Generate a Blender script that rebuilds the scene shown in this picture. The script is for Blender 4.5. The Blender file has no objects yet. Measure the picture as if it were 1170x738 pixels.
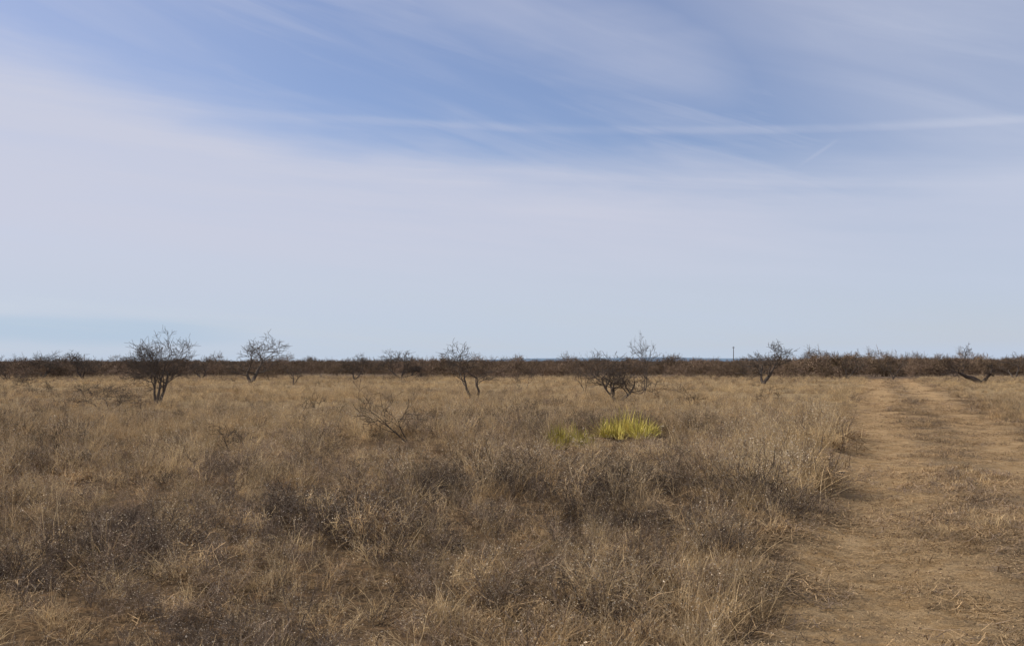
import bpy, math, numpy as np, random
from mathutils import Vector
R=np.random.default_rng(7)
scene=bpy.context.scene
F=1254.0; HY=413.0; CX=585.0; CAMH=1.65
SL=0.33
# ---------------------------------------------------------------- noise
TAB=np.random.default_rng(3).random((256,256))
def vn(x,y,seed=0):
    x=np.asarray(x,float)+seed*13.37; y=np.asarray(y,float)+seed*7.91
    xi=np.floor(x).astype(int); yi=np.floor(y).astype(int)
    fx=x-xi; fy=y-yi; fx=fx*fx*(3-2*fx); fy=fy*fy*(3-2*fy)
    a=TAB[xi%256,yi%256]; b=TAB[(xi+1)%256,yi%256]; c=TAB[xi%256,(yi+1)%256]; d=TAB[(xi+1)%256,(yi+1)%256]
    return (a*(1-fx)+b*fx)*(1-fy)+(c*(1-fx)+d*fx)*fy
def sm(a,b,x):
    t=np.clip((x-a)/(b-a),0,1); return t*t*(3-2*t)
def height(x,y):
    x=np.asarray(x,float); y=np.asarray(y,float)
    s=x-SL*y
    d=np.hypot(x,y)
    lane=sm(-0.9,-0.3,s)*(1-sm(4.3,5.2,s))*(y<130)
    h=0.22*(vn(x/55,y/55,1)-0.5)*np.clip(d/30,0,1)*(1-sm(150,400,d))
    det=0.22*(vn(x/3.1,y/3.1,2)-0.5)+0.14*(vn(x/1.1,y/1.1,3)-0.5)+0.05*(vn(x/.35,y/.35,4)-0.5)
    h=h+det*(1-0.78*lane)*(1-sm(50,140,d))
    ru=np.exp(-((s-0.0)/0.42)**2)+np.exp(-((s-2.45)/0.45)**2)
    h=h-0.035*ru*(y<130)-0.05*lane
    return h
def px(x,y_base):
    Y=CAMH*F/(y_base-HY); return (x-CX)/F*Y, Y
# ---------------------------------------------------------------- node helpers
class NT:
    def __init__(s,nt): s.nt=nt
    def n(s,t,**k):
        nd=s.nt.nodes.new(t)
        for a,b in k.items(): setattr(nd,a,b)
        return nd
    def l(s,a,b): s.nt.links.new(a,b)
    def put(s,sock,v):
        if isinstance(v,bpy.types.NodeSocket): s.l(v,sock)
        else:
            if sock.type=='RGBA' and len(v)==3: v=(*v,1)
            sock.default_value=v
    def m(s,op,a,b=0.0,c=0.0,clamp=False):
        nd=s.n('ShaderNodeMath',operation=op,use_clamp=clamp)
        s.put(nd.inputs[0],a); s.put(nd.inputs[1],b); s.put(nd.inputs[2],c)
        return nd.outputs[0]
    def ss(s,x,a,b,t0=0.0,t1=1.0):
        nd=s.n('ShaderNodeMapRange',interpolation_type='SMOOTHSTEP')
        s.put(nd.inputs[0],x); s.put(nd.inputs[1],a); s.put(nd.inputs[2],b); s.put(nd.inputs[3],t0); s.put(nd.inputs[4],t1)
        return nd.outputs[0]
    def mix(s,f,a,b,bt='MIX'):
        nd=s.n('ShaderNodeMix',data_type='RGBA',blend_type=bt)
        s.put(nd.inputs[0],f); s.put(nd.inputs[6],a); s.put(nd.inputs[7],b)
        return nd.outputs[2]
    def noise(s,vec,scale,detail=4,rough=0.55,dist=0.0):
        nd=s.n('ShaderNodeTexNoise'); s.put(nd.inputs['Vector'],vec)
        nd.inputs['Scale'].default_value=scale; nd.inputs['Detail'].default_value=detail
        nd.inputs['Roughness'].default_value=rough; nd.inputs['Distortion'].default_value=dist
        return nd.outputs[0]
    def xyz(s,x,y,z=0.0):
        nd=s.n('ShaderNodeCombineXYZ'); s.put(nd.inputs[0],x); s.put(nd.inputs[1],y); s.put(nd.inputs[2],z); return nd.outputs[0]
def newmat(name):
    m=bpy.data.materials.new(name); m.use_nodes=True
    m.node_tree.nodes.clear(); t=NT(m.node_tree)
    o=t.n('ShaderNodeOutputMaterial'); return m,t,o
def plantmat(name,c1,c2,c3=None,transl=0.3,patch=0.12,var=0.38):
    m,t,o=newmat(name)
    geo=t.n('ShaderNodeNewGeometry'); oi=t.n('ShaderNodeObjectInfo')
    n1=t.noise(geo.outputs['Position'],patch,2)
    f=t.ss(n1,0.36,0.64)
    col=t.mix(f,c1,c2)
    if c3: 
        n2=t.noise(geo.outputs['Position'],1.3,1); col=t.mix(t.ss(n2,0.45,0.7,0,0.85),col,c3)
    rnd=t.m('MULTIPLY_ADD',oi.outputs['Random'],var*2,1-var)
    isl=t.m('MULTIPLY_ADD',geo.outputs['Random Per Island'],1.0,0.48)
    br=t.m('MULTIPLY',rnd,isl)
    col=t.mix(1.0,col,t.xyz(br,br,br),'MULTIPLY')
    d=t.n('ShaderNodeBsdfDiffuse'); t.l(col,d.inputs[0])
    if transl>0:
        tr=t.n('ShaderNodeBsdfTranslucent'); t.l(col,tr.inputs[0])
        mx=t.n('ShaderNodeMixShader'); mx.inputs[0].default_value=transl
        t.l(d.outputs[0],mx.inputs[1]); t.l(tr.outputs[0],mx.inputs[2]); t.l(mx.outputs[0],o.inputs[0])
    else: t.l(d.outputs[0],o.inputs[0])
    return m
M_straw=plantmat('dry_straw',(0.57,0.425,0.237),(0.45,0.33,0.19),(0.46,0.31,0.158),.25)
M_weed=plantmat('weed_stem',(0.29,0.213,0.147),(0.19,0.14,0.098),None,0)
M_dark=plantmat('scrub_stem',(0.165,0.124,0.092),(0.10,0.076,0.058),None,0)
M_seed=plantmat('seed_head',(0.60,0.50,0.365),(0.48,0.395,0.285),None,0.2)
M_mat=plantmat('thatch',(0.41,0.28,0.152),(0.31,0.213,0.118),None,0)
M_yucca=plantmat('yucca_leaf',(0.53,0.44,0.11),(0.40,0.35,0.085),(0.54,0.42,0.16),0.1,patch=.6)
M_twig=plantmat('brush_twig',(0.22,0.156,0.11),(0.15,0.106,0.077),(0.23,0.16,0.10),0.0,patch=0.02)
M_brushleaf=plantmat('brush_leaf',(0.15,0.115,0.06),(0.11,0.09,0.055),None,0.0,patch=0.02)
# bark
def bark(name,a,bb):
    m,t,o=newmat(name)
    tc=t.n('ShaderNodeNewGeometry'); nz=t.noise(tc.outputs['Position'],14,4,0.7)
    col=t.mix(nz,a,bb)
    d=t.n('ShaderNodeBsdfDiffuse'); t.l(col,d.inputs[0])
    b=t.n('ShaderNodeBump'); b.inputs['Distance'].default_value=0.02; t.l(nz,b.inputs['Height']); t.l(b.outputs[0],d.inputs['Normal'])
    t.l(d.outputs[0],o.inputs[0]); return m
M_bark=bark('mesquite_bark',(0.055,0.044,0.036),(0.165,0.135,0.112))
M_dead=bark('dead_wood',(0.035,0.028,0.024),(0.10,0.08,0.068))
# ground
M_ground,t,o=newmat('field_soil')
geo=t.n('ShaderNodeNewGeometry'); P=geo.outputs['Position']
sp=t.n('ShaderNodeSeparateXYZ'); t.l(P,sp.inputs[0]); X,Y=sp.outputs[0],sp.outputs[1]
S=t.m('SUBTRACT',X,t.m('MULTIPLY',Y,SL))
wob=t.noise(P,0.9,5,0.65); wob2=t.noise(P,0.25,2)
S=t.m('ADD',S,t.m('MULTIPLY_ADD',wob,1.3,-0.65)); S=t.m('ADD',S,t.m('MULTIPLY_ADD',wob2,0.5,-0.25))
fine=t.noise(P,28,5,0.75); med=t.noise(P,5,4,0.6); vfine=t.noise(P,110,3,0.7)
soil=t.mix(t.ss(med,0.35,0.65),(0.41,0.265,0.13),(0.55,0.385,0.215))
soil=t.mix(t.ss(fine,0.48,0.68,0,0.8),soil,(0.20,0.137,0.08))
soil=t.mix(t.ss(vfine,0.55,0.7,0,0.5),soil,(0.58,0.44,0.28))
lit=t.mix(t.ss(fine,0.38,0.62),(0.16,0.115,0.074),(0.38,0.28,0.168))
lit=t.mix(t.ss(vfine,0.55,0.68,0,0.7),lit,(0.46,0.36,0.23))
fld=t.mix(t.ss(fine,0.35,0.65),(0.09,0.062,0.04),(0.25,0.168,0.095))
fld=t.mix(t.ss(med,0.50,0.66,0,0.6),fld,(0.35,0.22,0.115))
tr1=t.m('MULTIPLY',t.ss(S,-0.95,-0.5),t.ss(S,0.65,1.2,1,0))
tr2=t.m('MULTIPLY',t.ss(S,1.6,2.1),t.ss(S,2.9,3.6,1,0))
tr=t.m('MAXIMUM',tr1,tr2)
pn_=t.noise(P,1.5,4,0.65)
tr=t.m('MULTIPLY',tr,t.ss(t.noise(P,2.3,4,0.7),0.36,0.50,0.35,1))
patch=t.ss(pn_,0.43,0.57,0,0.8)
tr=t.m('MAXIMUM',tr,patch)
lane=t.m('MULTIPLY',t.ss(S,-0.95,-0.5),t.ss(S,3.8,4.6,1,0))
lane=t.m('MULTIPLY',lane,t.ss(Y,95,112,1,0))
pcol=t.mix(tr,lit,soil)
dist=t.m('SQRT',t.m('ADD',t.m('MULTIPLY',X,X),t.m('MULTIPLY',Y,Y)))
fld=t.mix(t.ss(dist,22,50),fld,(0.34,0.25,0.142))
fld=t.mix(t.ss(dist,92,108),fld,(0.15,0.11,0.08))
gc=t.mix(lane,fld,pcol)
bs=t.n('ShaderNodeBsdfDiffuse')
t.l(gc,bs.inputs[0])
bh=t.m('ADD',fine,t.m('MULTIPLY',med,1.5)); bh=t.m('ADD',bh,t.m('MULTIPLY',vfine,0.4))
b=t.n('ShaderNodeBump'); b.inputs['Strength'].default_value=1.0; b.inputs['Distance'].default_value=0.055
t.l(bh,b.inputs['Height']); t.l(b.outputs[0],bs.inputs['Normal']); t.l(bs.outputs[0],o.inputs[0])
# clods
M_clod,t,o=newmat('soil_clod'); oi=t.n('ShaderNodeNewGeometry')
col=t.mix(oi.outputs['Random Per Island'],(0.18,0.12,0.07),(0.5,0.36,0.22)); d=t.n('ShaderNodeBsdfDiffuse'); t.l(col,d.inputs[0]); t.l(d.outputs[0],o.inputs[0])

def mkobj(name,verts,faces,mats,mi=None,link=True,smooth=False):
    me=bpy.data.meshes.new(name); me.from_pydata(verts,[],faces)
    for m in mats: me.materials.append(m)
    if mi is not None: me.polygons.foreach_set('material_index',np.asarray(mi,dtype=np.int32))
    if smooth: me.polygons.foreach_set('use_smooth',np.ones(len(faces),bool))
    me.update(); ob=bpy.data.objects.new(name,me)
    if link: scene.collection.objects.link(ob)
    return ob
# ---------------------------------------------------------------- ground
def graded(lo,hi,f0,f1,step,g):
    c=list(np.arange(f0,f1+1e-6,step)); a=[];v=f1;st=step
    while v<hi: st*=g; v+=st; a.append(v)
    b=[];v=f0;st=step
    while v>lo: st*=g; v-=st; b.append(v)
    return np.array(b[::-1]+c+a)
sx=graded(-7000,7000,-16,9,0.14,1.07)
ys=graded(-400,9000,3,26,0.14,1.045)
i0=int(np.argmin(abs(sx+0.9))); i1=int(np.argmin(abs(sx-4.6)))
j1=int(np.argmin(abs(ys-108)))
SXg,YSg=np.meshgrid(sx,ys); XX=SXg+SL*YSg; ZZ=height(XX,YSg)
nx=len(sx); ny=len(ys)
V=np.stack([XX.ravel(),YSg.ravel(),ZZ.ravel()],1)
J,I=np.meshgrid(np.arange(ny-1),np.arange(nx-1),indexing='ij')
a=(J*nx+I).ravel(); Fc=np.stack([a,a+1,a+nx+1,a+nx],1)
mkobj('ground',V.tolist(),Fc.tolist(),[M_ground],smooth=True)
sel=((I>=i0)&(I<i1)&(J<j1)&(J>=0)).ravel(); Fp=Fc[sel]
u,inv=np.unique(Fp,return_inverse=True); Vp=V[u].copy(); Vp[:,2]+=0.004
mkobj('dirt_path',Vp.tolist(),inv.reshape(-1,4).tolist(),[M_ground],smooth=True)
# ---------------------------------------------------------------- ribbon builder
class RB:
    def __init__(s): s.v=[];s.f=[];s.m=[]
    def rib(s,pts,w,side,mi=0):
        b=len(s.v); k=len(pts)
        for p,ww in zip(pts,w):
            s.v.append(tuple(p-side*ww*.5)); s.v.append(tuple(p+side*ww*.5))
        for i in range(k-1):
            s.f.append((b+2*i,b+2*i+1,b+2*i+3,b+2*i+2)); s.m.append(mi)
    def quad(s,c,a,bb,mi):
        b=len(s.v)
        s.v+= [tuple(c-a),tuple(c-bb),tuple(c+a),tuple(c+bb)]; s.f.append((b,b+1,b+2,b+3)); s.m.append(mi)
    def tube(s,pts,rad,n=4,mi=0):
        b=len(s.v); k=len(pts)
        for i,(p,r) in enumerate(zip(pts,rad)):
            d=pts[min(i+1,k-1)]-pts[max(i-1,0)]; d=d/(np.linalg.norm(d)+1e-9)
            ref=np.array([0,0,1.]) if abs(d[2])<.9 else np.array([1.,0,0])
            e=np.cross(d,ref); e/=np.linalg.norm(e); g=np.cross(d,e)
            for q in range(n):
                an=2*math.pi*q/n; s.v.append(tuple(p+r*(math.cos(an)*e+math.sin(an)*g)))
        for i in range(k-1):
            for q in range(n):
                s.f.append((b+i*n+q,b+i*n+(q+1)%n,b+(i+1)*n+(q+1)%n,b+(i+1)*n+q)); s.m.append(mi)
def rs(): 
    v=R.normal(size=3); return v/np.linalg.norm(v)
def hs():
    a=R.uniform(0,2*math.pi); return np.array([math.cos(a),math.sin(a),0.])
def bunch(n,H,spread,stalks,w=0.0045,top=1.35):
    r=RB()
    for i in range(n):
        d=hs(); b=hs()*abs(R.normal())*spread*0.35; L=H*R.uniform(0.45,1.0); lean=abs(R.normal())*0.5+0.12; droop=R.uniform(0,.6)
        pts=[]
        for k in range(4):
            u=k/3; pts.append(b+d*L*(lean*u+droop*u*u*.6)+np.array([0,0,L*(u-0.28*droop*u*u*1.6-0.25*lean*u*u)]))
        side=np.cross(d,[0,0,1.])*.8+rs()*.4; r.rib(pts,[w,w*.9,w*.7,w*.2],side,0)
    for i in range(stalks):
        d=hs(); b=hs()*spread*.3*R.random(); L=H*R.uniform(.95,top); ln=R.uniform(0.03,.45)
        p=[b+d*L*ln*u*u+np.array([0,0,L*u]) for u in (0,.5,1)]
        sd=hs(); r.rib(p,[w*.6,w*.5,w*.4],sd,0)
        for q in range(R.integers(3,7)):
            c=p[2]+(p[1]-p[2])*R.uniform(0,.45)+rs()*0.01; a_=rs()*R.uniform(.004,.008); r.quad(c,a_,np.cross(a_,rs())*.6,1)
    return r
def weed(H,stems,w=0.0045,seeds=0.5,dense=1.0,spread=.8):
    r=RB()
    for i in range(stems):
        d=hs(); L=H*R.uniform(.5,1.); ln=R.uniform(.1,spread); b=hs()*0.05
        dirv=d*ln+np.array([0,0,1.]); dirv/=np.linalg.norm(dirv)
        p=[b]; dd=dirv.copy()
        for k in range(4): dd=dd+rs()*.18; dd/=np.linalg.norm(dd); p.append(p[-1]+dd*L/4)
        r.rib(p,[w*1.3,w*1.1,w,w*.8,w*.5],rs(),0)
        for j in range(int(R.integers(6,10)*dense)):
            u=R.uniform(.2,1)*4; k=min(int(u),3); q=p[k]+(p[k+1]-p[k])*(u-k)
            e=dirv*.8+rs()*.9; e[2]=abs(e[2])+.1; e/=np.linalg.norm(e); l2=L*R.uniform(.15,.4)
            q1=q+e*l2*.5+rs()*.01; q2=q+e*l2+rs()*.02; r.rib([q,q1,q2],[w*.7,w*.6,w*.4],rs(),0)
            for m in range(R.integers(2,5)):
                f=e+rs()*.9; f/=np.linalg.norm(f); z=q+(q2-q)*R.uniform(.3,1); z2=z+f*l2*R.uniform(.2,.45)
                r.rib([z,z2],[w*.5,w*.35],rs(),0)
                if R.random()<seeds:
                    a_=rs()*R.uniform(.002,.006); r.quad(z2,a_,np.cross(a_,rs())*.8,1)
    return r
def thatch(n,rad,H):
    r=RB()
    for i in range(n):
        c=hs()*rad*math.sqrt(R.random()); d=hs(); L=R.uniform(.05,.2); z=R.uniform(0,H)
        c[2]=z; p=[c-d*L/2-np.array([0,0,.3*z]),c+rs()*.01,c+d*L/2+np.array([0,0,R.uniform(-.03,.05)])]
        r.rib(p,[.004,.005,.003],np.cross(d,[0,0,1.])+rs()*.4,0)
    return r
def coll(name,items):
    c=bpy.data.collections.new(name)
    for i,(r,mats) in enumerate(items):
        ob=mkobj('%s_%02d'%(name,i),r.v,r.f,mats,r.m,link=False); c.objects.link(ob)
    return c
def instancer(name,coll_,x,y,z,rot,scale,idx):
    me=bpy.data.meshes.new(name); me.from_pydata(np.stack([x,y,z],1).tolist(),[],[])
    A=me.attributes.new('rot','FLOAT_VECTOR','POINT'); A.data.foreach_set('vector',rot.astype(np.float32).ravel())
    A=me.attributes.new('scl','FLOAT_VECTOR','POINT'); A.data.foreach_set('vector',scale.astype(np.float32).ravel())
    A=me.attributes.new('idx','INT','POINT'); A.data.foreach_set('value',idx.astype(np.int32))
    ob=bpy.data.objects.new(name,me); scene.collection.objects.link(ob)
    g=bpy.data.node_groups.new(name+'_scatter','GeometryNodeTree')
    g.interface.new_socket('Geometry',in_out='INPUT',socket_type='NodeSocketGeometry')
    g.interface.new_socket('Geometry',in_out='OUTPUT',socket_type='NodeSocketGeometry')
    N=g.nodes; gi=N.new('NodeGroupInput'); go=N.new('NodeGroupOutput')
    ci=N.new('GeometryNodeCollectionInfo'); ci.inputs['Collection'].default_value=coll_
    ci.inputs['Separate Children'].default_value=True; ci.inputs['Reset Children'].default_value=True
    ip=N.new('GeometryNodeInstanceOnPoints'); ip.inputs['Pick Instance'].default_value=True
    def na(n,dt):
        q=N.new('GeometryNodeInputNamedAttribute'); q.data_type=dt; q.inputs[0].default_value=n; return [s for s in q.outputs if s.enabled and s.name=='Attribute'][0]
    L=g.links
    L.new(gi.outputs[0],ip.inputs['Points']); L.new(ci.outputs[0],ip.inputs['Instance'])
    L.new(na('idx','INT'),ip.inputs['Instance Index']); L.new(na('rot','FLOAT_VECTOR'),ip.inputs['Rotation']); L.new(na('scl','FLOAT_VECTOR'),ip.inputs['Scale'])
    L.new(ip.outputs[0],go.inputs[0])
    md=ob.modifiers.new('scatter','NODES'); md.node_group=g
    return ob
def wedge(y0,y1,dens,k=0.53,m=4):
    area=(k*(y1**2-y0**2)+2*m*(y1-y0)); n=int(area*dens)
    yy=R.uniform(y0,y1,n*3); w=(k*yy+m)/(k*y1+m); keep=R.random(n*3)<w; yy=yy[keep][:n]
    xx=R.uniform(-1,1,len(yy))*(k*yy+m); return xx,yy
# variants
items=[]
for i in range(4): items.append((bunch(70,[.28,.35,.42,.31][i],.34,[5,8,9,3][i],w=.0038),[M_straw,M_seed]))      #0-3
for i in range(4): items.append((weed([.32,.38,.45,.35][i],[9,10,8,12][i]),[M_weed,M_seed]))               #4-7
for i in range(2): items.append((thatch(110,.32,.10),[M_mat,M_seed]))                                        #8-9
for i in range(2): items.append((bunch(14,.40,.25,14,w=.004),[M_straw,M_seed]))                                    #10-11
for i in range(2): items.append((bunch(80,.22,.40,0,w=.004),[M_mat,M_seed]))                                       #12-13
for i in range(2): items.append((weed(.40,8,seeds=.8),[M_straw,M_seed]))                                   #14-15
for i in range(2): items.append((weed(.36,11,seeds=.3,w=.0045,dense=1.25,spread=1.3),[M_dark,M_seed]))                    #16-17
C_grass=coll('grass_tuft',items)
xs=[];yl=[]
for (a_,b_,dn) in ((3,11,48),(11,18,32),(18,32,19),(32,60,9),(60,112,4.5)):
    x,y=wedge(a_,b_,dn); xs.append(x); yl.append(y)
x=np.concatenate(xs); y=np.concatenate(yl)
s=x-SL*y; e=(vn(x/.8,y/.8,9)-.5)*.5+(vn(x/4,y/4,10)-.5)*.4
inl=(s>-0.75+e)&(s<4.1+e*2)
pat=vn(x/2.4,y/3.6,20)*.5+vn(x/.8,y/1.0,21)*.5
keep=~inl & (R.random(len(x))<0.60+0.6*sm(.3,.52,pat))
short=np.zeros(len(x),bool)
for (cx_,by,w_,dd_) in ((650,514,.9,3.8),(718,505,1.4,3.8),(445,509,1.1,5.0)):
    X0,Y0=px(cx_,by); short|=((abs(x-X0*(y/Y0))<w_)&(y>Y0-dd_)&(y<Y0+.5))
keep&=~(short&(R.random(len(x))<.40))
x=x[keep];y=y[keep];s=s[keep];pat=pat[keep];short=short[keep]; n=len(x)
big=vn(x/9,y/14,30)*.6+vn(x/3,y/4,31)*.4
pw=np.clip(0.74-0.024*(y-6),0.08,.74)+(big-.5)*1.1
verge=np.exp(-((s+1.2)/1.0)**2)
pw-=0.4*verge
u=R.random(n); idx=np.where(u<pw,R.integers(4,8,n),R.integers(0,4,n))
u2=R.random(n)
idx=np.where(u2<.14,R.integers(8,10,n),idx)
idx=np.where((u2>.14)&(u2<.20),np.where(y<8,R.integers(12,14,n),R.integers(10,12,n)),idx)
idx=np.where((u2>.20)&(u2<.29),R.integers(12,14,n),idx)
idx=np.where((u2>.29)&(u2<.41),R.integers(14,16,n),idx)
dk=vn(x/1.1,y/1.7,50)*.6+vn(x/5,y/8,51)*.4
pd=(.10+.42*sm(.47,.74,dk+.05*(1-sm(9,16,y))-.12*verge))*(1-.6*sm(18,40,y))
idx=np.where(R.random(n)<pd,R.integers(16,18,n),idx)
sc=R.uniform(.5,1.25,n)*(0.66+.60*sm(.3,.7,pat))*(1+.2*verge*(y>9))
sc*=.84+.16*sm(6.5,11,y)
lowarea=np.exp(-(((x+3.9)/2.2)**2+((y-10.5)/1.8)**2)); sc*=1-.42*lowarea
sc*=1-.22*sm(20,60,y)
sc=np.where(s>4,sc*.85,sc); sc=np.where(short,np.minimum(sc,.8)*.72,sc)
sc3=np.stack([sc*R.uniform(1.,1.35,n),sc*R.uniform(1.,1.35,n),sc],1)
rot=np.stack([R.normal(0,.16,n),R.normal(0,.16,n),R.uniform(0,6.28,n)],1)
instancer('dry_grass',C_grass,x,y,height(x,y)-.01,rot,sc3,idx)
print('grass',n)
# path litter
def clods(n):
    r=RB()
    for i in range(n):
        c=hs()*.3*math.sqrt(R.random()); q=R.uniform(.003,.010)*(1 if R.random()>.05 else 1.8); b=len(r.v)
        P_=[np.array(p,float) for p in ((1,0,0),(-1,0,0),(0,1,0),(0,-1,0),(0,0,.8),(0,0,-.8))]
        a0=R.uniform(0,6.28); ca,sa=math.cos(a0),math.sin(a0)
        for p in P_:
            p=p*R.uniform(.7,1.3); p=np.array([ca*p[0]-sa*p[1],sa*p[0]+ca*p[1],p[2]]); r.v.append(tuple(c+p*q+np.array([0,0,q*.4])))
        for f in ((0,2,4),(2,1,4),(1,3,4),(3,0,4),(2,0,5),(1,2,5),(3,1,5),(0,3,5)): r.f.append(tuple(b+k for k in f)); r.m.append(0)
    return r
def flatlit(n):
    r=RB()
    for i in range(n):
        c=hs()*.3*math.sqrt(R.random()); d=hs(); L=R.uniform(.02,.12); c[2]=R.uniform(.003,.02)
        r.rib([c-d*L/2,c+rs()*.004+np.array([0,0,.004]),c+d*L/2],[.003,.004,.002],np.cross(d,[0,0,1.]),0)
    return r
li=[(flatlit(45),[M_mat]),(flatlit(45),[M_straw]),(clods(22),[M_clod]),(clods(30),[M_clod]),(thatch(50,.25,.03),[M_mat]),(bunch(30,.10,.25,1),[M_mat,M_seed]),(bunch(40,.12,.25,1),[M_straw,M_seed]),(weed(.12,7),[M_weed,M_seed]),(thatch(45,.25,.02),[M_weed])]
C_lit=coll('path_litter',li)
yy=np.concatenate([R.uniform(3,16,12000),R.uniform(16,45,8500),R.uniform(45,108,4000)]); n=len(yy)
ss_=R.uniform(-1.1,4.9,n); xx=ss_+SL*yy
wj=(vn(xx/1.3,yy/1.3,44)-.5)*1.1; sj=ss_+wj
trk=np.exp(-((sj-0.05)/.80)**4)+np.exp(-((sj-2.5)/.70)**4)
pn=vn(xx/.9,yy/.9,40); pn2=vn(xx/.6,yy/1.1,46)
u=R.random(n)
idx=np.where(u<.3,0,np.where(u<.42,1,np.where(u<.54,2,np.where(u<.62,3,np.where(u<.74,4,8)))))
plants=(u>.82)&(trk<.3)&(pn>.44+.14*(yy<14)); idx=np.where(plants,R.integers(5,8,n),idx)
intr=trk>.4; idx=np.where(intr&(u>.80),R.integers(0,3,n),idx)
keep=(R.random(n)<np.where(intr,.15+.35*sm(.5,.75,pn2),.35+.6*sm(.3,.6,pn))) ; sc=R.uniform(.6,1.2,n)*(1+.4*sm(14,50,yy))
xx=xx[keep];yy=yy[keep];idx=idx[keep];sc=sc[keep];n=len(xx)
instancer('path_litter_scatter',C_lit,xx,yy,height(xx,yy)+.004,np.stack([R.normal(0,.03,n),R.normal(0,.03,n),R.uniform(0,6.28,n)],1),np.stack([sc]*3,1),idx)
# ---------------------------------------------------------------- woody plants
def grow(r,p,d,L,rad,depth,maxd,G,ribbon=False,up=.08,crook=.3,minr=.006,nch=(3,4,4,3,2)):
    ns=[6,5,4,3,2,2][min(depth,5)]
    pts=[p]; dd=d/np.linalg.norm(d)
    for k in range(ns):
        dd=dd+G.normal(size=3)*crook*.6; dd[2]+=up*.5; dd/=np.linalg.norm(dd); pts.append(pts[-1]+dd*L/ns*G.uniform(.8,1.2))
    rr=[max(rad*(1-.6*k/ns),minr) for k in range(ns+1)]
    if ribbon and depth>0: 
        v=G.normal(size=3); v/=np.linalg.norm(v); r.rib(pts,[2*q for q in rr],v,0)
    else: r.tube(pts,rr,6 if depth==0 else (4 if depth<3 else 3),0)
    if depth>=maxd: return pts
    nc=nch[min(depth,4)]+G.integers(0,2)
    for c in range(nc):
        u=G.uniform(.35,1)*ns if c else ns-.01
        k=min(int(u),ns-1); q=pts[k]+(pts[k+1]-pts[k])*(u-k)
        e=(pts[k+1]-pts[k]); e/=np.linalg.norm(e); w=G.normal(size=3); w-=w.dot(e)*e; w/=np.linalg.norm(w)
        a=G.uniform(.5,1.15); nd=e*math.cos(a)+w*math.sin(a); 
        if nd[2]<-.1: nd[2]*=.3
        grow(r,q,nd,L*G.uniform(.5,.78),max(rr[k]*.62,minr),depth+1,maxd,G,ribbon,up,crook,minr,nch)
    return pts
def tree(name,xp,base,top,xl,xr,stems,seed,maxd=4,rad=.05,minr=.006,crook=.3,up=.08,nch=(3,4,4,3,2),mat=None):
    G=np.random.default_rng(seed); r=RB()
    X,Y=px(xp,base)
    for (dx,dy,dz,L) in stems: grow(r,np.array([G.normal()*.03,G.normal()*.03,0.]),np.array([dx,dy,dz],float),L,rad*G.uniform(.75,1.1),0,maxd,G,False,up,crook,minr,nch)
    v=np.array(r.v); z0=float(height(X,Y)); 
    H=(HY-top)/F*Y+CAMH-z0
    lx=(xl-xp)/F*Y; rx=(xr-xp)/F*Y
    s_=H/np.percentile(v[:,2],99.3)
    pl,pr=np.percentile(v[:,0],1.5),np.percentile(v[:,0],98.5)
    k=(rx-lx)/(pr-pl); ctr=(lx+rx)/2-k*(pl+pr)/2; zt=np.clip(v[:,2]/np.percentile(v[:,2],60),0,1)
    v[:,0]=v[:,0]*k+ctr*zt; v[:,1]*=k; v[:,2]*=s_
    v[:,2]-=.04
    ob=mkobj(name,v.tolist(),r.f,[mat or M_bark],smooth=True); ob.location=(X,Y,z0)
    return ob
T='mesquite_tree'
tree(T,179,468,383,141,219,[(-.22,.1,1,1.3),(.3,-.1,1,1.3),(.05,.3,1.2,1.4)],11,rad=.055,minr=.0045,nch=(4,5,4,4,3),up=.14)
tree(T,286,438,386,260,325,[(-.5,.2,1,1.2),(.6,-.2,1,1.2)],12,minr=.006,rad=.08,nch=(4,4,4,3,2),up=.15)
tree(T,335,440,411,322,352,[(-.6,.2,1,1.1),(.5,-.2,1,1.)],13,maxd=3,minr=.009)
tree(T,460,434,402,430,485,[(-.7,.2,.8,1.2),(.6,-.2,1,1.),(0,.5,1,1)],14,minr=.010,rad=.08,nch=(4,4,4,3,2))
tree(T,545,461,394,506,566,[(-.7,.1,1,1.2),(.05,.1,1.5,1.1)],15,maxd=4,rad=.055,minr=.005,nch=(3,4,3,3,2),up=.14)
tree(T,707,463,405,668,750,[(.8,.1,.9,1.3),(-.35,.3,1,1.0),(-.6,-.2,.9,1.1)],16,rad=.075,minr=.005,nch=(4,4,4,4,3))
tree(T,736,454,382,720,755,[(.0,.1,1.6,1.5),(.25,-.1,1.4,1.3)],17,maxd=4,rad=.05,minr=.0055,crook=.22,nch=(3,3,3,3,2))
tree(T,872,440,393,850,903,[(-.5,.2,1,1.1),(.6,-.2,1,1.2),(.1,.3,1.2,1.)],18,rad=.08,minr=.0065,nch=(3,4,4,3,2))
tree(T,1121,440,397,1084,1140,[(-1.1,.1,.9,1.5),(.25,.1,1,.6)],19,maxd=4,rad=.17,minr=.010,up=-.03,nch=(3,4,3,2,2),mat=M_dead)
tree(T,968,434,402,952,988,[(-.5,.2,1,1.1),(.6,-.2,1,1.2)],20,maxd=4,rad=.08,minr=.009,nch=(3,3,3,2,2))
tree(T,95,434,403,74,118,[(-.5,.2,1,1.1),(.6,-.2,1,1.2)],21,rad=.07,minr=.008,nch=(4,4,4,3,2),up=.14)
tree(T,50,434,404,28,74,[(-.5,.2,1,1.1),(.6,-.2,1,1.2),(0,.3,1,1)],22,rad=.07,minr=.008,nch=(3,4,4,3,2),up=.14)
tree(T,8,436,407,-16,23,[(-.5,.2,1,1.1),(.6,-.2,1,1.2)],23,rad=.07,minr=.008,nch=(3,4,4,3,2))
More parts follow.
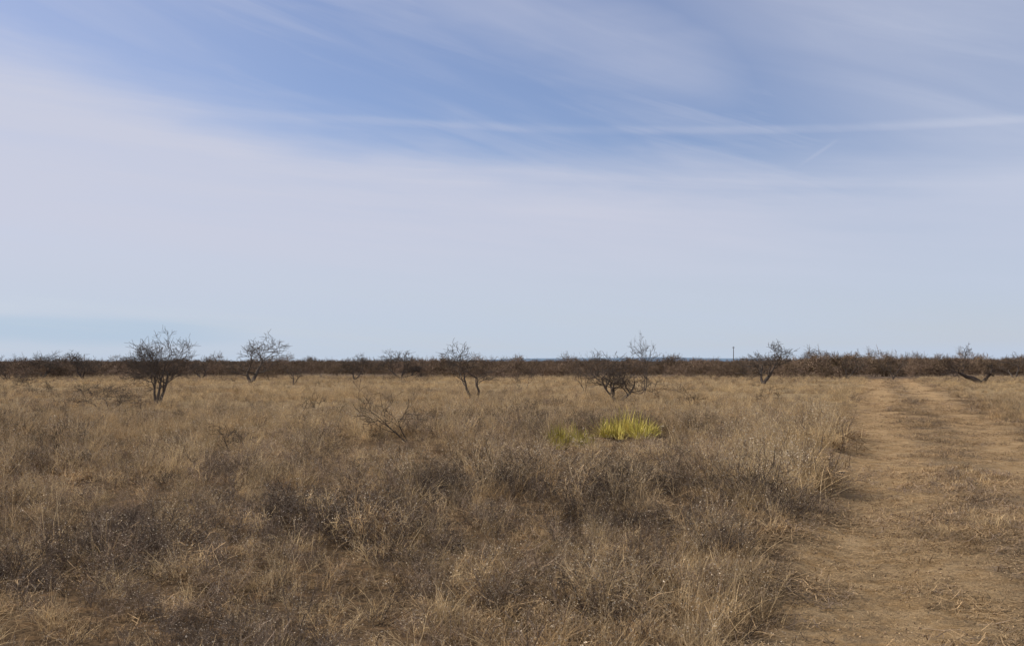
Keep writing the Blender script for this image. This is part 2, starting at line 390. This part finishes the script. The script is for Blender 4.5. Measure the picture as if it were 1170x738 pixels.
tree(T,405,435,406,388,428,[(-.5,.2,1,1.1),(.6,-.2,1,1.2)],24,rad=.07,minr=.009,nch=(4,4,3,3,2))
tree(T,598,450,420,585,612,[(-.5,.2,1,1.1),(.3,-.2,1,1.2)],25,maxd=3,rad=.03,minr=.006)
tree(T,1158,433,403,1138,1183,[(-.7,.2,1,1.1),(.6,-.2,1,1.2)],26,rad=.07,minr=.008,nch=(3,3,3,3,2))
tree(T,1020,434,403,1007,1038,[(-.7,.2,1,1.1),(.6,-.2,1,1.2)],27,maxd=4,rad=.08,minr=.009,nch=(3,3,3,2,2))
tree(T,230,434,408,216,249,[(-.7,.2,1,1.1),(.6,-.2,1,1.2)],28,maxd=4,rad=.08,minr=.009,nch=(3,3,3,2,2))
tree(T,668,452,407,655,684,[(-.5,.2,1,1.1),(.4,-.2,1,1.2)],29,maxd=4,rad=.05,minr=.006,nch=(3,3,3,2,2),up=.14)
D='dead_shrub'
tree(D,468,509,443,402,476,[(-.8,.1,1.15,1.2),(-.25,.2,1.2,.9),(-1.3,-.2,1.1,1.3)],31,maxd=3,rad=.034,minr=.007,crook=.22,up=.04,nch=(3,3,2,2,2),mat=M_dead)
tree(D,125,474,438,88,158,[(-.8,.1,1,1.2),(.8,.2,1,.9),(.1,-.2,1.0,1.1)],32,maxd=4,rad=.025,minr=.005)
tree(D,38,455,425,20,64,[(-.8,.1,1,1.2),(.8,.2,1,.9),(.1,-.2,1.0,1.1)],33,maxd=4,rad=.02,minr=.006)
tree(D,265,524,484,240,290,[(-.8,.1,1,1.2),(.8,.2,1,.9)],34,maxd=3,rad=.014,minr=.005,mat=M_dead)
tree(D,352,486,450,335,372,[(-.8,.1,1,1.2),(.8,.2,1,.9)],35,maxd=3,rad=.018,minr=.006,mat=M_dead)
tree(D,880,466,440,862,900,[(-.8,.1,1,1.2),(.8,.2,1,.9)],36,maxd=3,rad=.018,minr=.006,mat=M_dead)
tree(D,600,486,452,584,618,[(-.8,.1,1,1.2),(.8,.2,1,.9)],37,maxd=3,rad=.018,minr=.006,mat=M_dead)
tree(D,790,470,438,772,806,[(-.8,.1,1,1.2),(.8,.2,1,.9)],38,maxd=3,rad=.018,minr=.006,mat=M_dead)
# brush thicket
def shrub(seed,H,W,leaf=0):
    G=np.random.default_rng(seed); r=RB()
    for i in range(5):
        a=G.uniform(0,6.28); grow(r,np.array([G.normal()*.2,G.normal()*.2,0.]),np.array([math.cos(a)*.8,math.sin(a)*.8,1.]),1.1,.04,0,3,G,True,.05,.35,.010,(4,5,5,4,3))
    v=np.array(r.v); v[:,2]*=H/v[:,2].max(); v[:,:2]*=W/np.ptp(v[:,0]); r.v=[tuple(q) for q in v]
    for i in range(leaf):
        c=v[G.integers(len(v))]; a_=rs()*.05; r.quad(c,a_,np.cross(a_,rs())*.7,1)
    return r
sh=[(shrub(51,2.1,3.2),[M_twig,M_brushleaf]),(shrub(52,1.8,3.0,200),[M_twig,M_brushleaf]),(shrub(53,2.4,3.0),[M_twig,M_brushleaf]),(shrub(54,1.7,3.6),[M_twig,M_brushleaf]),(shrub(55,2.0,2.6,500),[M_twig,M_brushleaf])]
C_b=coll('brush',sh)
xs=[];yl=[]
for (a_,b_,dn) in ((60,95,.004),(90,150,.17),(150,400,.045),(400,900,.012)):
    x,y=wedge(a_,b_,dn,m=12); xs.append(x); yl.append(y)
x=np.concatenate(xs);y=np.concatenate(yl)
front=90+30*vn(x/14,y/400,60)+12*vn(x/4,y/9,61)
keep=(y>front)|(R.random(len(x))<.03); x=x[keep];y=y[keep]; n=len(x)
s=x-SL*y; keep=~((s>-2.)&(s<8)&(y<118)); x=x[keep];y=y[keep];n=len(x)
rgt=sm(.2,.3,x/y)
sc=R.uniform(.5,.95,n)*(1+.3*rgt)*np.where(R.random(n)<.12,1.45,1.)
instancer('brush_thicket',C_b,x,y,height(x,y)-.03,np.stack([R.normal(0,.05,n),R.normal(0,.05,n),R.uniform(0,6.28,n)],1),np.stack([sc*1.15,sc*1.15,sc],1),R.integers(0,5,n))
print('brush',n)
# yuccas
def yucca(name,xp,base,wpx,H,seed,n=9):
    G=np.random.default_rng(seed); r=RB(); X,Y=px(xp,base); W=wpx/F*Y
    for i in range(n):
        q=G.uniform(-1,1); cx=q*W/2; cy=G.normal()*.35; hh=H*G.uniform(.55,1.05)*(1-.35*q*q)
        for j in range(34):
            a=G.uniform(0,6.28); el=G.uniform(.2,1.5); d=np.array([math.cos(a)*math.cos(el),math.sin(a)*math.cos(el),math.sin(el)]); L=hh*G.uniform(.4,1.1)
            c=np.array([cx,cy,0.])+G.normal(size=3)*np.array([.05,.05,0]); m_=c+d*L*.55; e_=c+d*L+np.array([0,0,-.08*L])
            v=np.cross(d,[0,0,1.]); v/=np.linalg.norm(v)+1e-6; r.rib([c,m_,e_],[.010,.012,.002],v,0)
    ob=mkobj(name,r.v,r.f,[M_yucca],r.m); ob.location=(X,Y,float(height(X,Y))+.04); return ob
yucca('yucca_plant',650,514,42,.58,71,16)
yucca('yucca_plant',718,503,74,.70,72,26)
# distant hills
def hills():
    D=4200; n=160; v=[];f=[]
    for i in range(n+1):
        xp=520+ (400)*i/n; X=(xp-CX)/F*D
        h=CAMH+D/F*(5.0*math.sin(math.pi*i/n)**.5*(.75+.5*float(vn(i/22.,0,80)))); 
        v+=[(X,D,-2),(X,D+10,h*.85),(X,D+120,h),(X,D+900,-2)]
    for i in range(n):
        for k in range(3): f.append((4*i+k,4*i+4+k,4*i+5+k,4*i+k+1))
    m,t,o=newmat('hillside_haze_tint'); d=t.n('ShaderNodeBsdfDiffuse'); g=t.n('ShaderNodeNewGeometry')
    t.l(t.mix(t.noise(g.outputs[0],.004),(0.19,0.27,0.36),(0.25,0.33,0.42)),d.inputs[0]); t.l(d.outputs[0],o.inputs[0])  # bluish distance haze is painted into the hill's base colour
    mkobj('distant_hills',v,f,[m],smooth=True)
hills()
M_pole,t,o=newmat('weathered_wood'); d=t.n('ShaderNodeBsdfDiffuse'); g=t.n('ShaderNodeNewGeometry'); t.l(t.mix(t.noise(g.outputs[0],3),(.08,.07,.06),(.16,.14,.12)),d.inputs[0]); t.l(d.outputs[0],o.inputs[0])
def pole(xp,top,D):
    r=RB(); X=(xp-CX)/F*D; H=(HY-top)/F*D+CAMH
    r.tube([np.array([0,0,-.5]),np.array([0,0,H])],[.18,.12],8)
    r.tube([np.array([-.5,0,H-.5]),np.array([.5,0,H-.5])],[.07,.07],4)
    for q in (-.4,0,.4): r.tube([np.array([q,0,H-.45]),np.array([q,0,H-.2])],[.05,.04],6)
    ob=mkobj('utility_pole',r.v,r.f,[M_pole]); ob.location=(X,D,0)
pole(838,396,440); pole(505,404,560)
# ---------------------------------------------------------------- sky
SE=math.radians(36); SR=math.radians(-72)
w=bpy.data.worlds.new('World'); scene.world=w; w.use_nodes=True; w.node_tree.nodes.clear(); t=NT(w.node_tree)
try:
    w.cycles.sampling_method='MANUAL'; w.cycles.sample_map_resolution=512
except Exception as ex: print(ex)
o=t.n('ShaderNodeOutputWorld'); bg=t.n('ShaderNodeBackground'); t.l(bg.outputs[0],o.inputs[0])
sky=t.n('ShaderNodeTexSky',sky_type='NISHITA',sun_disc=False,sun_elevation=SE,sun_rotation=SR)
sky.air_density=1.0; sky.dust_density=0.3; sky.ozone_density=3.0
tc=t.n('ShaderNodeTexCoord'); sp=t.n('ShaderNodeSeparateXYZ'); t.l(tc.outputs['Generated'],sp.inputs[0])
U=t.m('ARCTAN2',sp.outputs[0],sp.outputs[1]); V=t.m('ARCSINE',sp.outputs[2])
def lin(a,b,c):
    return t.m('ADD',t.m('MULTIPLY_ADD',U,a,c),t.m('MULTIPLY',V,b))
wn=t.noise(t.xyz(t.m('MULTIPLY',U,2),t.m('MULTIPLY',V,7)),1.6,4,.55); wob=t.m('SUBTRACT',wn,.5)
st1=t.noise(t.xyz(lin(1.6,-1,0),lin(5,16,0)),2.2,6,.55,.6)
st2=t.noise(t.xyz(lin(1,0,3),lin(1.0,14,0),2),2.6,5,.55,.3)
big=t.noise(t.xyz(U,t.m('MULTIPLY',V,2.5),5),2.4,3,.5)
edge=t.m('ADD',t.m('MULTIPLY_ADD',U,-.08,.180),t.m('MULTIPLY',t.m('MULTIPLY',U,U),.2))
dv=t.m('SUBTRACT',edge,V); dv=t.m('ADD',dv,t.m('MULTIPLY',wob,.06)); dv=t.m('ADD',dv,t.m('MULTIPLY_ADD',st2,.05,-.025))
low=t.ss(dv,-.03,.045)
low=t.m('MULTIPLY',low,t.m('MULTIPLY_ADD',st2,.55,.62))
rightfade=t.ss(U,-.1,.55,1,.75); low=t.m('MULTIPLY',low,rightfade)
lv=t.m('MULTIPLY',t.ss(t.m('ABSOLUTE',t.m('ADD',V,t.m('MULTIPLY_ADD',wob,.03,-.028))),.004,.016,1,0),t.ss(U,-.2,-.32)); 
# veils
vs=t.m('MULTIPLY',t.ss(st1,.34,.8),t.ss(big,.32,.62,.25,.8))
ln=t.m('ABSOLUTE',t.m('ADD',lin(.314,1,-.313),t.m('MULTIPLY',wob,.08)))
v1=t.m('MULTIPLY',t.ss(ln,.0,.06,.6,0),t.m('MULTIPLY',t.ss(U,-.2,.0),t.ss(U,.14,.28,1,0)))
v1=t.m('MULTIPLY',v1,t.m('MULTIPLY_ADD',st1,.7,.15))
topr=t.m('MULTIPLY',t.ss(lin(.7,.6,-.25),.0,.16),t.m('MULTIPLY_ADD',st1,.5,.25))
topl=t.m('MULTIPLY',t.ss(U,-.12,-.4),t.m('MULTIPLY_ADD',st1,.7,.0))
upp=t.m('MAXIMUM',t.m('MAXIMUM',t.m('MULTIPLY',vs,.45),v1),t.m('MAXIMUM',t.m('MULTIPLY',topr,.9),t.m('MULTIPLY',topl,.6)))
upp=t.m('ADD',upp,t.ss(V,.22,.36,0.05,.15))
cl=t.m('ABSOLUTE',t.m('ADD',lin(.031,1,-.2115),t.m('MULTIPLY_ADD',st2,.012,-.006)))
con=t.m('MULTIPLY',t.ss(cl,.0005,.0055,.17,0),t.m('MULTIPLY',t.ss(U,-.3,-.1),t.ss(st1,.3,.6,.5,1)))
c2=t.m('ABSOLUTE',lin(-.62,1,-.012)); con2=t.m('MULTIPLY',t.ss(c2,.0003,.003,.12,0),t.m('MULTIPLY',t.ss(U,.25,.275),t.ss(U,.28,.295,1,0)))
dens=t.m('ADD',low,t.m('MULTIPLY',upp,t.m('SUBTRACT',1.0,low,clamp=True)))
dens=t.m('ADD',dens,con); dens=t.m('ADD',dens,con2); dens=t.m('MAXIMUM',t.m('MINIMUM',dens,.93),t.ss(V,.06,.0,0,.97))
base=t.mix(1.0,sky.outputs[0],(.110,.100,.112),'MULTIPLY')
ccol=t.mix(t.ss(V,.0,.13),(0.52,0.61,0.74),(0.60,0.62,0.735))
ccol=t.mix(t.ss(U,.1,.45,0,.35),ccol,(0.50,0.585,0.75))
ccol=t.mix(t.m('MULTIPLY',lv,.75),ccol,(0.43,0.56,0.72))
fin=t.mix(dens,base,ccol)
t.l(fin,bg.inputs[0]); bg.inputs[1].default_value=1.0
# sun
sd=bpy.data.lights.new('sun','SUN'); sd.energy=4.4; sd.angle=math.radians(.8); sd.color=(1,.915,.79)
so=bpy.data.objects.new('sun',sd); scene.collection.objects.link(so)
dv_=Vector((math.sin(SR)*math.cos(SE),math.cos(SR)*math.cos(SE),math.sin(SE))); so.rotation_euler=dv_.to_track_quat('Z','Y').to_euler()
# camera
cd=bpy.data.cameras.new('camera'); cam=bpy.data.objects.new('camera',cd); scene.collection.objects.link(cam)
cd.sensor_width=36; cd.lens=36*F/1170; cd.clip_end=20000; cd.clip_start=.05
cam.location=(0,0,CAMH+float(height(0,0))); cam.rotation_euler=(math.radians(90)+math.atan((HY-369)/F),0,0)
scene.camera=cam
scene.view_settings.view_transform='Standard'; scene.view_settings.look='None'; scene.view_settings.exposure=0
